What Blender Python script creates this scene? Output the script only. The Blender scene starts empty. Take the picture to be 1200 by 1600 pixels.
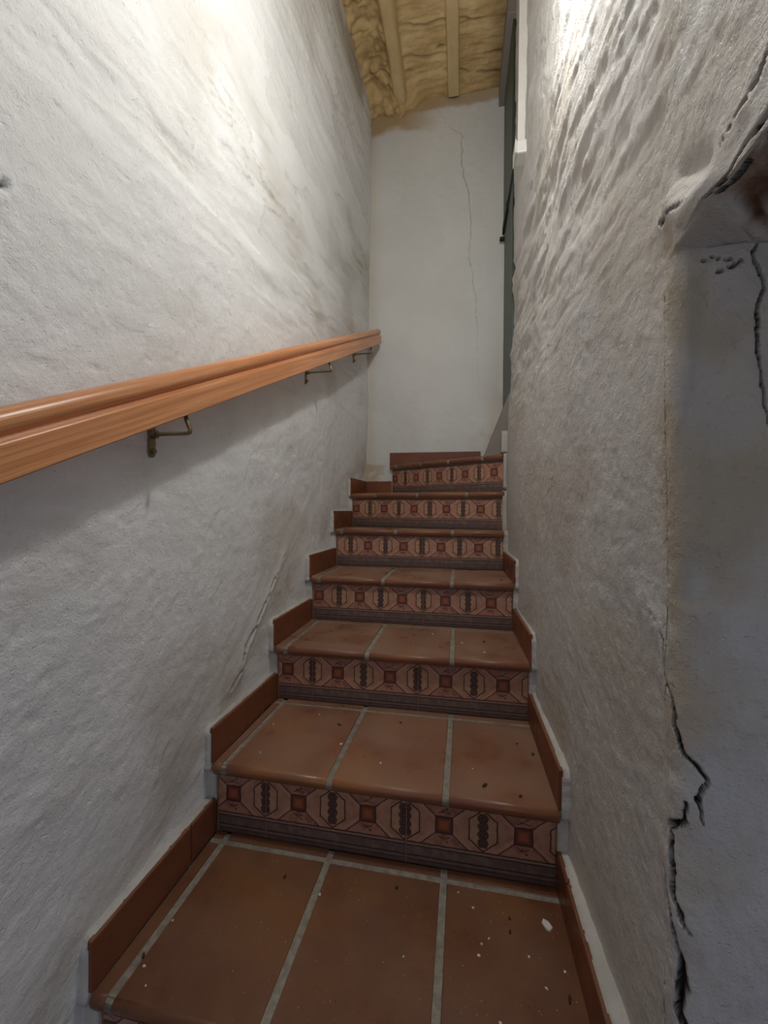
import bpy, bmesh, math, random
import numpy as np
from mathutils import Matrix, Vector

# ------------------------------------------------------------------ camera, world, light, exposure
C = bpy.context.scene.collection
cam_d = bpy.data.cameras.new('camera'); cam = bpy.data.objects.new('camera', cam_d); C.objects.link(cam)
cam_d.sensor_fit = 'AUTO'; cam_d.sensor_width = 36.0; cam_d.lens = 647.7 / 1600 * 36; cam_d.clip_start = 0.02
R = Matrix(((0.98335, -0.18154, -0.00851), (0.18158, 0.98337, 0.00415), (0.00761, -0.00563, 0.99996)))
cx, cf, cu = R.col[0], R.col[1], R.col[2]
M = Matrix(((cx[0], cu[0], -cf[0], 0.0), (cx[1], cu[1], -cf[1], 0.0), (cx[2], cu[2], -cf[2], 0.8145), (0, 0, 0, 1)))
cam.matrix_world = M
bpy.context.scene.camera = cam

w = bpy.data.worlds.new('world'); bpy.context.scene.world = w; w.use_nodes = True
bg = w.node_tree.nodes['Background']; bg.inputs[0].default_value = (0.72, 0.80, 1.0, 1); bg.inputs[1].default_value = 0.36

def point_light(name, loc, energy, col, radius):
    l = bpy.data.lights.new(name, 'POINT'); l.energy = energy; l.color = col; l.shadow_soft_size = radius
    o = bpy.data.objects.new(name, l); o.location = loc; C.objects.link(o); return o
point_light('stair_lamp', (0.12, 0.80, 2.07), 18.5, (1.0, 0.99, 0.955), 0.04)

vs = bpy.context.scene.view_settings
vs.view_transform = 'Standard'; vs.look = 'None'; vs.gamma = 1.0; vs.exposure = 0.12; vs.use_curve_mapping = False

# ------------------------------------------------------------------ helpers
random.seed(4)
def nm(v): return v
def sm(x, a, b):
    t = np.clip((x - a) / (b - a), 0, 1); return t * t * (3 - 2 * t)
_rng = np.random.RandomState(7); _T = _rng.rand(512, 512)
def vnoise(x, y, seed=0):
    x = np.asarray(x, float) + seed * 37.17; y = np.asarray(y, float) + seed * 91.7
    xi = np.floor(x).astype(int); yi = np.floor(y).astype(int); fx = x - xi; fy = y - yi
    fx = fx ** 3 * (fx * (fx * 6 - 15) + 10); fy = fy ** 3 * (fy * (fy * 6 - 15) + 10)
    g = lambda a, b: _T[a % 512, b % 512]
    return ((g(xi, yi) * (1 - fx) + g(xi + 1, yi) * fx) * (1 - fy) + (g(xi, yi + 1) * (1 - fx) + g(xi + 1, yi + 1) * fx) * fy) * 2 - 1
def fbm(x, y, o=4, seed=0, gain=.5):
    r = 0; a = 1; s = 0
    for i in range(o):
        r = r + a * vnoise(x * 2 ** i, y * 2 ** i, seed + i * 3); s += a; a *= gain
    return r / s
def seg_dist(U, V, pts, w):
    """distance to a polyline and local half width along it (w: list or number)"""
    best = np.full(U.shape, 9.0); bw = np.full(U.shape, 1e-4)
    n = len(pts); ws = w if isinstance(w, (list, tuple)) else [w] * n
    for i in range(n - 1):
        (ax, ay), (bx, by) = pts[i], pts[i + 1]; dx, dy = bx - ax, by - ay; L = dx * dx + dy * dy + 1e-12
        t = np.clip(((U - ax) * dx + (V - ay) * dy) / L, 0, 1)
        d = np.hypot(U - ax - t * dx, V - ay - t * dy); m = d < best
        best = np.where(m, d, best); bw = np.where(m, ws[i] * (1 - t) + ws[i + 1] * t, bw)
    return best, bw

def grid_mesh(name, P, attrs=None, mat=None, parent=None, flip=False, smooth=True):
    """P (n,m,3) array of points -> mesh object"""
    n, m, _ = P.shape
    me = bpy.data.meshes.new(name); me.vertices.add(n * m); me.vertices.foreach_set('co', P.reshape(-1).astype(np.float32))
    i, j = np.meshgrid(np.arange(n - 1), np.arange(m - 1), indexing='ij'); a = (i * m + j).ravel()
    q = np.stack([a, a + 1, a + m + 1, a + m], 1)
    if flip: q = q[:, ::-1]
    nf = len(q); me.loops.add(nf * 4); me.polygons.add(nf)
    me.loops.foreach_set('vertex_index', q.ravel().astype(np.int32))
    me.polygons.foreach_set('loop_start', (np.arange(nf) * 4).astype(np.int32))
    me.polygons.foreach_set('use_smooth', np.full(nf, smooth))
    for k, v in (attrs or {}).items():
        at = me.attributes.new(k, 'FLOAT', 'POINT'); at.data.foreach_set('value', np.asarray(v, np.float32).ravel())
    me.update(calc_edges=True); me.validate()
    o = bpy.data.objects.new(name, me); C.objects.link(o)
    if mat: me.materials.append(mat)
    if parent: o.parent = parent
    return o
def obj(name, bm, mat, parent=None, smooth=False):
    me = bpy.data.meshes.new(name); bm.normal_update(); bm.to_mesh(me); bm.free()
    if smooth:
        for p in me.polygons: p.use_smooth = True
    me.materials.append(mat); o = bpy.data.objects.new(name, me); C.objects.link(o)
    if parent: o.parent = parent
    return o
def pyobj(name, vs_, fs, mat, parent=None, smooth=False, bevel=0):
    bm = bmesh.new(); V = [bm.verts.new(v) for v in vs_]
    for f in fs: bm.faces.new([V[i] for i in f])
    bmesh.ops.recalc_face_normals(bm, faces=bm.faces)
    if bevel: bmesh.ops.bevel(bm, geom=list(bm.edges), offset=bevel, segments=2, affect='EDGES', profile=.5)
    return obj(name, bm, mat, parent, smooth)
HEX = [(0, 1, 2, 3), (4, 5, 6, 7), (0, 1, 5, 4), (1, 2, 6, 5), (2, 3, 7, 6), (3, 0, 4, 7)]
def box(name, a, b, mat, parent=None, bevel=0):
    (x0, y0, z0), (x1, y1, z1) = a, b
    return pyobj(name, [(x0, y0, z0), (x1, y0, z0), (x1, y1, z0), (x0, y1, z0), (x0, y0, z1), (x1, y0, z1), (x1, y1, z1), (x0, y1, z1)], HEX, mat, parent, bevel=bevel)
def empty(name, loc=(0, 0, 0)):
    o = bpy.data.objects.new(name, None); o.location = loc; C.objects.link(o); o.empty_display_size = .1; return o
def tag(o, label=None, cat=None, group=None, kind=None):
    for k, v in (('label', label), ('category', cat), ('group', group), ('kind', kind)):
        if v: o[k] = v
    return o
def tube(bm, pts, r, n=10):
    """swept round bar with mitred joints"""
    pts = [Vector(p) for p in pts]; rings = []
    for i, p in enumerate(pts):
        d = (pts[min(i + 1, len(pts) - 1)] - pts[max(i - 1, 0)]).normalized()
        up = Vector((0, 1, 0)) if abs(d.y) < .9 else Vector((1, 0, 0))
        s = d.cross(up).normalized(); t = d.cross(s)
        rings.append([bm.verts.new(p + r * (math.cos(a) * s + math.sin(a) * t)) for a in [2 * math.pi * k / n for k in range(n)]])
    for a, b in zip(rings, rings[1:]):
        for k in range(n): bm.faces.new((a[k], a[(k + 1) % n], b[(k + 1) % n], b[k]))
    bm.faces.new(rings[0]); bm.faces.new(rings[-1])
    bmesh.ops.recalc_face_normals(bm, faces=bm.faces)

# ------------------------------------------------------------------ node expression helper
class NT:
    def __init__(s, name, rough=.5, spec=.5):
        s.m = bpy.data.materials.new(name); s.m.use_nodes = True; s.t = s.m.node_tree
        s.b = s.t.nodes['Principled BSDF']; s.b.inputs['Roughness'].default_value = rough; s.b.inputs['Specular IOR Level'].default_value = spec
    def n(s, t, **k):
        x = s.t.nodes.new(t)
        for a, v in k.items(): setattr(x, a, v)
        return x
    def put(s, sock, v):
        if isinstance(v, E_): v = v.s
        if hasattr(v, 'is_output'): s.t.links.new(v, sock)
        elif isinstance(v, (tuple, list)): sock.default_value = tuple(v) + ((1,) if len(v) == 3 and len(sock.default_value) == 4 else ())
        else: sock.default_value = v
    def math(s, op, *a):
        x = s.n('ShaderNodeMath', operation=op)
        for i, v in enumerate(a): s.put(x.inputs[i], v)
        return E_(s, x.outputs[0])
    def attr(s, name): return E_(s, s.n('ShaderNodeAttribute', attribute_name=name).outputs['Fac'])
    def obj(s): return s.n('ShaderNodeTexCoord').outputs['Object']
    def mapping(s, v, sc=(1, 1, 1), loc=(0, 0, 0), rot=(0, 0, 0)):
        x = s.n('ShaderNodeMapping'); s.put(x.inputs[0], v); x.inputs['Scale'].default_value = sc; x.inputs['Location'].default_value = loc; x.inputs['Rotation'].default_value = rot
        return x.outputs[0]
    def noise(s, v, scale, det=4, rough=.55, dist=0):
        x = s.n('ShaderNodeTexNoise'); s.put(x.inputs['Vector'], v); x.inputs['Scale'].default_value = scale; x.inputs['Detail'].default_value = det
        x.inputs['Roughness'].default_value = rough; x.inputs['Distortion'].default_value = dist
        return E_(s, x.outputs[0])
    def ss(s, v, a, b, lo=0., hi=1.):
        x = s.n('ShaderNodeMapRange', interpolation_type='SMOOTHSTEP'); s.put(x.inputs[0], v)
        for i, q in enumerate((a, b, lo, hi)): s.put(x.inputs[i + 1], q)
        return E_(s, x.outputs[0])
    def mix(s, f, a, b):
        x = s.n('ShaderNodeMix', data_type='RGBA'); s.put(x.inputs[0], f); s.put(x.inputs[6], a); s.put(x.inputs[7], b)
        return E_(s, x.outputs[2])
    def bump(s, h, st=.5, dist=.002):
        x = s.n('ShaderNodeBump'); x.inputs['Strength'].default_value = st; x.inputs['Distance'].default_value = dist; s.put(x.inputs['Height'], h)
        s.t.links.new(x.outputs[0], s.b.inputs['Normal'])
    def col(s, v): s.put(s.b.inputs['Base Color'], v); return s
    def rough(s, v): s.put(s.b.inputs['Roughness'], v); return s
    def rnd(s): return E_(s, s.n('ShaderNodeObjectInfo').outputs['Random'])
class E_:
    def __init__(e, nt, s): e.nt = nt; e.s = s
    def __add__(e, o): return e.nt.math('ADD', e, o)
    __radd__ = __add__
    def __sub__(e, o): return e.nt.math('SUBTRACT', e, o)
    def __rsub__(e, o): return e.nt.math('SUBTRACT', o, e)
    def __mul__(e, o): return e.nt.math('MULTIPLY', e, o)
    __rmul__ = __mul__
    def abs(e): return e.nt.math('ABSOLUTE', e)
    def max(e, o): return e.nt.math('MAXIMUM', e, o)
    def min(e, o): return e.nt.math('MINIMUM', e, o)
    def mod(e, o): return e.nt.math('FLOORED_MODULO', e, o)
    def lt(e, v, soft=.0004): return e.nt.ss(e, v - soft, v + soft, 1., 0.)
    def sin(e): return e.nt.math('SINE', e)

# ------------------------------------------------------------------ materials
def plaster(name, base, tint, dirty=(.36, .30, .20), rough=.55, streak=None, fine=1.0):
    t = NT(name, rough, .45); o = t.obj()
    big = t.noise(o, 2.2, 4); med = t.noise(o, 14, 5, .6)
    c = t.mix(t.ss(big, .35, .65), base, tint)
    if streak:
        st = t.noise(t.mapping(o, streak), 3.0, 7, .66, .5)
        c = t.mix(t.ss(st, .54, .70) * .42 * t.ss(t.noise(o, 1.7, 2), .42, .6), c, (base[0] * .72, base[1] * .68, base[2] * .58))
    c = t.mix(t.ss(med, .60, .80) * .18, c, (base[0] * .7, base[1] * .66, base[2] * .58))
    c = t.mix(t.attr('stain'), c, dirty)
    sp = t.noise(o, 95, 2, .5)
    c = t.mix(t.ss(sp, .73, .78) * .35, c, (.22, .18, .13))
    c = t.mix(t.attr('crack'), c, (.035, .028, .022))
    c = t.mix(t.attr('brown'), c, t.mix(t.ss(med, .42, .60), (.16, .075, .035), (.42, .30, .21)))
    t.col(c)
    f1 = t.noise(o, 70, 6, .68); f2 = t.noise(o, 260, 3, .65); pit = t.ss(t.noise(o, 120, 2, .5), .62, .74)
    t.bump(f1 * 1.0 + f2 * .4 - pit * .25, .75 * fine, .0045)
    return t.m
m_left = plaster('plaster_left_wall', (.83, .835, .825), (.77, .775, .765), rough=.55, streak=(1, .8, 6.0))
m_right = plaster('plaster_right_wall', (.65, .625, .59), (.58, .56, .54), (.45, .37, .25), .6, streak=(1, .8, 4.5), fine=1.2)
m_back = plaster('plaster_back_wall', (.72, .725, .70), (.66, .665, .635), (.44, .30, .14), .6, fine=.4)
m_mortar = plaster('skirting_mortar', (.66, .64, .60), (.50, .48, .45), rough=.7)

t = NT('sprayed_foam', .75, .3); o = t.obj()
n1 = t.noise(o, 7, 5, .6, .4); n2 = t.noise(o, 40, 4, .6)
c = t.mix(t.ss(n1, .3, .7), (.54, .36, .155), (.72, .53, .27)); c = t.mix(t.attr('stain'), c, (.16, .09, .035))
c = t.mix(t.attr('pale'), c, (.66, .50, .27)); t.col(c); t.bump(n2, .5, .004); m_foam = t.m

def terracotta(name, base, alt, dust):
    t = NT(name, .42, .4); o = t.obj(); geo = t.n('ShaderNodeNewGeometry')
    P = geo.outputs['Position']; r = t.rnd()
    n1 = t.noise(P, 9, 4, .6, .3); n2 = t.noise(P, 3.2, 2); n3 = t.noise(P, 150, 3, .6)
    c = t.mix(t.ss(n1, .35, .68), base, alt)
    c = t.mix(t.ss(n2, .50, .66) * .8, c, (alt[0] * 1.25, alt[1] * 1.25, alt[2] * .9))
    c = t.mix(r * .3, c, (base[0] * .72, base[1] * .62, base[2] * .6))
    sep = t.n('ShaderNodeSeparateXYZ'); t.put(sep.inputs[0], geo.outputs['Normal']); up = t.ss(E_(t, sep.outputs[2]), .7, .98)
    d = t.noise(P, 7, 3, .5)
    c = t.mix(up * t.ss(d, .1, .8) * dust, c, (.40, .30, .22))
    c = t.mix(t.ss(n3, .76, .82) * .35, c, (.12, .06, .035))
    t.col(c); t.rough(t.ss(d, .3, .8, .26, .55)); t.bump(n3 + n1 * 2., .18, .002)
    return t.m
m_tile = terracotta('terracotta_tread_clean', (.150, .056, .027), (.190, .080, .036), .12)
m_tile_dusty = terracotta('terracotta_tread_dusty', (.215, .082, .044), (.26, .108, .054), .34)
m_tile_dustier = terracotta('terracotta_tread_dustiest', (.215, .082, .044), (.25, .105, .054), .55)
def tile_mat(k): return m_tile if k == 0 else m_tile_dusty if k == 1 else m_tile_dustier
m_skirt = terracotta('terracotta_skirting', (.170, .054, .024), (.20, .066, .029), .2)

t = NT('cement_grout', .85, .2); P = t.n('ShaderNodeNewGeometry').outputs['Position']; a = t.noise(P, 60, 5, .7); b = t.noise(P, 12, 3)
c = t.mix(t.ss(a, .3, .7), (.225, .20, .16), (.36, .33, .27)); c = t.mix(t.ss(b, .5, .75) * .6, c, (.14, .12, .10)); t.col(c); t.bump(a, .6, .003); m_grout = t.m
t = NT('riser_grout', .7, .3); P = t.n('ShaderNodeNewGeometry').outputs['Position']; a = t.noise(P, 70, 4, .7)
t.col(t.mix(a, (.22, .105, .06), (.36, .20, .13))); m_rgrout = t.m

# glazed decorative riser tile: printed band of hexagons and squares
PT = .1725
t = NT('decorated_riser_tile', .36, .45); uv = t.n('ShaderNodeUVMap', uv_map='pattern').outputs[0]
sep = t.n('ShaderNodeSeparateXYZ'); t.put(sep.inputs[0], uv); U = E_(t, sep.outputs[0]); V = E_(t, sep.outputs[1])
wob = t.noise(uv, 60, 2); U = U + (wob - .5) * .003; V = V + (t.noise(t.mapping(uv, loc=(5, 3, 0)), 60, 2) - .5) * .003
p = U.mod(PT); a = (p - PT / 2).abs(); b = PT / 2 - a; y = V - .1005; ay = y.abs(); H = .0485
k = .0378; hexd = (b - .0305).max((b * .023 + ay * .030) * (1 / k) - .046 * .030 / k)
dl = ((a - .019) * .032 - (ay - .019) * .038) * (1 / .0497)
sq = a.max(ay)
grain = t.noise(uv, 42, 5, .65); fineg = t.noise(uv, 210, 3, .6)
pink = t.mix(t.ss(grain, .35, .7), (.50, .265, .175), (.38, .18, .11))
tan = t.mix(t.ss(grain, .35, .65), (.52, .30, .185), (.42, .23, .135))
rose = t.mix(t.ss(grain, .4, .62), (.44, .215, .145), (.28, .115, .08))
dark = (.035, .018, .022)
col = pink
col = t.mix((b - .041).abs().lt(.0035, .003) * .5 * ay.lt(.035, .006), col, (.44, .24, .15))
col = t.mix((dl - .0055).abs().lt(.0038, .001) * .55, col, (.56, .32, .215))
col = t.mix(dl.lt(0.), col, rose)
col = t.mix(hexd.lt(0.), col, tan)
yy = (y + .036).mod(.018) - .009; rr2 = t.math('SQRT', b * b * .75 + yy * yy * .85) + (t.noise(uv, 260, 2) - .5) * .004
orn = rr2.lt(.0105, .0012).max(b.lt(.004)) * ay.lt(.0375)
hole = ((rr2 - .0062).abs().lt(.0007, .0005) * t.ss(fineg, .42, .5)).max(rr2.lt(.0018))
col = t.mix(orn * .94, col, dark); col = t.mix(hole * orn * .55, col, (.26, .15, .11))
sa_ = p - PT / 2
arch = ((ay - .0300 + a * a * 22. + (t.noise(uv, 300, 2) - .5) * .002).abs().lt(.0014) * a.lt(.0125)).max((ay - .0335 - sa_ * .35).abs().lt(.0011) * (sa_ + .002).abs().lt(.006))
blob = ((sa_ - .0065) * (sa_ - .0065) * .6 + (ay - .0375) * (ay - .0375) + (t.noise(uv, 330, 2) - .5) * .00002).lt(.000007, .000004)
col = t.mix((arch.max(blob)) * .85 * t.ss(fineg, .30, .5), col, dark)
glow = t.ss(sq, .004, .0185)
col = t.mix(sq.lt(.019), col, t.mix(glow, (.36, .11, .05), (.11, .035, .025)))
lines = hexd.abs().lt(.0016).max(dl.abs().lt(.0013) * (1. - sq.lt(.019))).max((sq - .019).abs().lt(.0013))
inband = ay.lt(H)
col = t.mix(lines * inband * .93, col, dark)
# borders above and below the band
stripe = t.mix(t.ss(grain, .35, .65), (.20, .135, .11), (.13, .085, .072))
col = t.mix(1. - inband, col, stripe)
for yy, ww, cc in ((H, .0012, dark), (H + .0045, .0016, (.36, .21, .15)), (H + .0085, .0011, dark)):
    col = t.mix((ay - yy).abs().lt(ww), col, cc)
for vv, ww, cc in ((.0215, .0014, dark), (.0165, .0012, (.19, .12, .10)), (.012, .0012, dark)):
    col = t.mix((V - vv).abs().lt(ww), col, cc)
col = t.mix(V.lt(.010, .003) * .6, col, (.07, .05, .045))
col = t.mix(t.ss(fineg, .60, .8) * .3, col, (.10, .05, .04))
col = t.mix(t.rnd() * .12, col, (.10, .05, .04))
t.col(col); t.bump(grain + fineg, .12, .001); t.rough(t.ss(grain, .3, .7, .3, .5)); m_dec = t.m

t = NT('varnished_pine', .32, .5); o = t.obj()
g = t.noise(t.mapping(o, (.7, 42, 42)), 3.4, 4, .55, .5); g2 = t.noise(t.mapping(o, (3, 120, 120)), 4, 3, .6); g3 = t.noise(o, 4, 2)
c = t.mix(t.ss(g, .35, .65), (.74, .36, .165), (.55, .215, .08)); c = t.mix(t.ss(g2, .5, .75) * .3, c, (.42, .15, .06)); c = t.mix(t.ss(g3, .4, .7) * .3, c, (.62, .25, .11))
t.col(c); t.bump(g2, .12, .001); m_pine = t.m
t = NT('aged_brass', .42, .5); t.b.inputs['Metallic'].default_value = .85; n = t.noise(t.obj(), 60, 4)
t.col(t.mix(n, (.20, .16, .09), (.33, .27, .16))); m_brass = t.m
t = NT('white_plastic', .4, .5); t.col(t.mix(t.noise(t.obj(), 20, 3), (.78, .77, .72), (.66, .65, .60))); m_plastic = t.m
t = NT('green_paint', .45, .5); n = t.noise(t.obj(), 18, 4); t.col(t.mix(n, (.032, .046, .033), (.05, .066, .048))); t.bump(n, .2, .002); m_green = t.m
t = NT('black_iron', .6, .4); t.b.inputs['Metallic'].default_value = .6; t.col(t.mix(t.noise(t.obj(), 40, 3), (.02, .02, .02), (.06, .05, .04))); m_iron = t.m
t = NT('lintel_render', .8, .3); n = t.noise(t.obj(), 12, 4); t.col(t.mix(n, (.22, .195, .165), (.30, .27, .235))); t.bump(n, .3, .004); m_lintel = t.m
t = NT('paint_chip', .7, .3); t.col(t.mix(t.noise(t.obj(), 80, 2), (.78, .75, .70), (.62, .59, .53))); m_chip = t.m
t = NT('dark_crumb', .9, .2); t.col(t.mix(t.noise(t.obj(), 80, 2), (.035, .02, .012), (.09, .05, .03))); m_crumb = t.m
t = NT('concrete_core', .9, .2); n = t.noise(t.obj(), 30, 4); t.col(t.mix(n, (.20, .18, .16), (.30, .28, .25))); m_core = t.m
t = NT('cement_floor', .8, .3); n = t.noise(t.obj(), 6, 5); t.col(t.mix(n, (.18, .13, .10), (.26, .19, .15))); m_floor = t.m

# ------------------------------------------------------------------ the setting
RH = .18
YB = 2.56
def axis(segs):
    out = []
    for a, b, st in segs: out.append(np.arange(a, b - 1e-9, st))
    out.append([segs[-1][1]]); return np.concatenate(out)

# left wall -------------------------------------------------------
def XL(Y, Z):
    return -.625 + .035 * sm(Z, 1.3, 3.2) + (.026 + .018 * sm(Z, 1.0, 1.3)) * sm(Y, 2.1, 2.58) * (1 - .5 * sm(Z, 1.3, 3.2))
ys = axis([(-1.4, .2, .05), (.2, 1.3, .005), (1.3, 2.6, .0065)]); zs = axis([(-.4, -.1, .03), (-.1, 2.4, .0055), (2.4, 3.5, .009)])
Yg, Zg = np.meshgrid(ys, zs, indexing='ij')
up = sm(Zg, 1.15, 1.7)
Zs_ = Zg - .12 * Yg
stroke = fbm(Yg * 3.2, Zs_ * 17, 5, 1) * .008 + np.abs(fbm(Yg * 2.0 + 4, Zs_ * 10, 4, 9)) * .010
rough_low = fbm(Yg * 34, Zg * 34, 4, 3, .65) * .0026 + fbm(Yg * 6, Zg * 6, 3, 5) * .004
pits = -np.clip(vnoise(Yg * 85, Zg * 85, 6) - .68, 0, 1) * .010 * sm(fbm(Yg * 3, Zg * 3, 2, 8), -.2, .3)
D = stroke * (.15 + .85 * up) * sm(YB - Yg, -.05, .2) + rough_low * (1 - .45 * up) + pits + fbm(Yg * 1.4, Zg * 1.4, 2, 2) * .006
tn = fbm(Yg * 3.0 + 3, Zs_ * 11, 5, 94); fl = sm(tn, .12, .15) + sm(tn, .30, .32); D -= .0022 * fl * sm(Zg, 1.35, 1.75)
gd, gw = seg_dist(Yg, Zg, [(1.054, .315), (1.104, .34), (1.14, .403), (1.179, .44), (1.263, .511), (1.333, .583), (1.411, .653)], [.003, .006, .009, .007, .005, .003, .001])
gd = gd + fbm(Yg * 60, Zg * 60, 3, 12) * .006
D += .006 * np.exp(-(gd / .02) ** 2) - .010 * (gd < gw) * (fbm(Yg * 40, Zg * 40, 2, 14) > -.15)
for (py, pz, pr, ph) in ((.693, .295, .02, .003), (.761, .245, .02, .004), (.521, .361, .03, .004), (.841, .252, .015, -.003)):
    D += ph * np.exp(-(((Yg - py) ** 2 + (Zg - pz) ** 2) / pr ** 2)) * (1 + fbm(Yg * 50, Zg * 50, 3, 15))
hole, _ = seg_dist(Yg, Zg, [(.466, 1.256), (.470, 1.260)], .004); D -= .01 * (hole < .005)
st = .5 * sm(stroke, -.001, -.006) * up * sm(fbm(Yg * 2, Zg * 5, 3, 21), -.1, .4)
st += .38 * np.exp(-((tn - .135) / .018) ** 2) * sm(Zg, 1.4, 1.8) * sm(fbm(Yg * 3, Zg * 3, 2, 95), -.3, .2) + .10 * sm(tn, .12, .15) * sm(Zg, 1.4, 1.8)
st += .75 * sm(Zg, 3.0, 3.27) * sm(fbm(Yg * 5, Zg * 4, 3, 22), -.5, .3)
st += .28 * sm(fbm(Yg * 2.2, Zg * 2.6, 4, 23), .12, .5)
st += .45 * sm(Yg, 2.25, 2.45) * sm(1.5 - Zg, -.1, .5) * sm(fbm(Yg * 8, Zg * 8, 3, 24), -.1, .4)
stairline = Zg - (Yg - .57) / .345 * RH
st += .30 * sm(stairline, .20, .06) * sm(stairline, -.05, .05) * sm(fbm(Yg * 9, Zg * 9, 3, 26), -.4, .2)
P = np.stack([XL(Yg, Zg) + D, Yg, Zg], -1)
wl = grid_mesh('wall_left', P, {'stain': np.clip(st, 0, .85), 'crack': 1. * (hole < .004), 'brown': st * 0}, m_left, flip=False); tag(wl, kind='structure')

# right wall (wraps round the corner of the low opening and round its far end) ---------
YC, YE, ZL = .53, 2.10, 1.115
def XR(Y, Z):
    low_ = np.interp(Y, [.53, .62, .95, 1.3, 1.63, 1.96, 2.1], [.250, .246, .2275, .222, .214, .210, .216])
    high = np.interp(Y, [.53, 2.1], [.238, .243])
    h_ = Z - (Y - .57) / .345 * .18
    f_ = sm(h_, .25, 1.1); return low_ * (1 - f_) + high * f_
LW = YE - YC
sa = axis([(-LW - .14, -LW - .02, .02), (-LW - .02, -LW + .02, .004), (-LW + .02, -.45, .0065), (-.45, -.10, .005), (-.10, -.035, .004), (-.035, .105, .0014), (.105, .16, .003), (.16, .4, .006), (.4, 1.3, .04)])
za = axis([(-.4, -.02, .02), (-.02, 1.104, .0028), (1.104, 1.130, .0006), (1.130, 1.30, .003), (1.30, 2.4, .006), (2.4, 3.5, .012)])
Sg, Zg = np.meshgrid(sa, za, indexing='ij')
def corner_path(s):
    """rounded bent path: returns x offset beyond the wall plane, y, normal (nx, ny)"""
    r = .016; q = r * math.pi / 4
    ang = np.clip((s + q) / (2 * q), 0, 1) * math.pi / 2
    x = np.where(s < -q, 0, r * (1 - np.cos(ang)) + np.maximum(s - q, 0))
    y = np.where(s < -q, YC - s + (r - q), YC + r * (1 - np.sin(ang)))
    return x, y, -np.cos(ang), -np.sin(ang)
xo, yo, nx, ny = corner_path(Sg)
wob = fbm(Sg * 9, Zg * 3, 3, 31) * .006
blend = sm(Zg + wob * .5, ZL - .003, ZL + .003)
xs_, ys_ = 0 * Sg, YC - Sg; lowm = 1 - blend
px = xo * lowm + xs_ * blend; py = np.where(Sg < -.02, YC - Sg, yo * lowm + ys_ * blend); nx = nx * lowm - blend; ny = ny * lowm
# far end wraps to +X
e = -LW - Sg; wrap = np.clip((e + .01) / .02, 0, 1) * math.pi / 2
px = np.where(e > -.01, np.maximum(e - .01, 0) + .0127 * (1 - np.cos(wrap)), px); py = np.where(e > -.01, YE - .01 + .0127 * np.sin(wrap), py)
nx = np.where(e > -.01, -np.cos(wrap), nx); ny = np.where(e > -.01, np.sin(wrap), ny)
Yw = YC - Sg
up = sm(Zg, 1.05, 1.55)
Zs_ = Zg + .10 * Sg
stroke = fbm(Sg * 4.5, Zs_ * 20, 5, 41) * .012 + np.abs(fbm(Sg * 2.6, Zs_ * 10, 4, 49)) * .012
low = fbm(Sg * 55, Zg * 42, 4, 43, .65) * .0040 + fbm(Sg * 7, Zg * 5, 3, 45) * .007
scal = np.maximum(fbm(Sg * 12, Zg * 14, 4, 47), 0) * .006
D = (stroke * (.05 + .72 * up) + scal * .35) * sm(Yw, .15, .8) + low * .42
D = D * (1 - .85 * sm(Yw, 1.58, 1.68) * sm(Zg, 1.9, 2.15))
face = sm(Sg, -.01, .02) * lowm
D = D * (1 - .4 * face) + fbm(Sg * 14, Zg * 9, 5, 51) * .010 * face + .010 * face * sm(Zg + fbm(Sg * 14, Zg * 2, 2, 55) * .012, .716, .700) + fbm(Sg * 1.5, Zg * 1.5, 2, 52) * .008
U_ = Sg + fbm(Sg * 45, Zg * 45, 3, 61) * .0050; V_ = Zg + fbm(Sg * 45 + 9, Zg * 45, 3, 62) * .0050
tn = fbm(Sg * 5 + 3, Zs_ * 13, 4, 93); D -= .0021 * (sm(tn, .10, .13) + sm(tn, .27, .29)) * up * (Sg < -.02)
ck = np.zeros(Sg.shape); dd = np.zeros(Sg.shape)
cracks = [
 ([(-.084, .695), (-.045, .675), (-.028, .658), (-.023, .617), (-.006, .592), (.000, .563), (.006, .540), (.016, .528), (.024, .509), (.013, .491), (.018, .462)], [.0003, .0004, .0012, .0018, .0020, .0020, .0018, .0018, .0020, .0034, .0008], 0),
 ([(.004, .484), (.005, .460), (-.004, .449), (-.009, .444), (-.009, .414), (-.004, .372), (.003, .349), (.013, .330)], [.0008, .0014, .0030, .0030, .0024, .0024, .0016, .0004], 0),
 ([(-.022, .400), (-.009, .354), (.000, .304), (.006, .275), (.001, .244), (.009, .223), (.012, .16), (.02, .08)], [.0006, .0020, .0022, .0034, .0034, .0036, .0030, .003], 0),
 ([(.080, 1.113), (.069, 1.101), (.073, 1.088), (.088, 1.070), (.081, 1.043), (.081, 1.007), (.086, .957), (.090, .925), (.097, .88)], [.0008, .0015, .0019, .0016, .002, .0018, .0015, .001, .0005], 0),
 ([(.092, 1.157), (.100, 1.160), (.122, 1.167), (.148, 1.178), (.19, 1.20)], [.0003, .0009, .0013, .0018, .002], 1),
 ([(.078, 1.121), (.092, 1.122), (.115, 1.126), (.146, 1.130), (.20, 1.140)], [.0008, .0016, .0022, .003, .003], 1),
 ([(-.030, 1.168), (-.018, 1.160), (.004, 1.154), (.026, 1.144), (.045, 1.138)], [.0005, .0034, .0012, .0016, .0006], 1),
 ([(.018, 1.098), (.035, 1.099), (.050, 1.094)], [.0006, .0012, .0006], 0),
 ([(.036, 1.081), (.050, 1.088), (.062, 1.092)], [.0006, .0014, .0006], 0),
]
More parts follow.
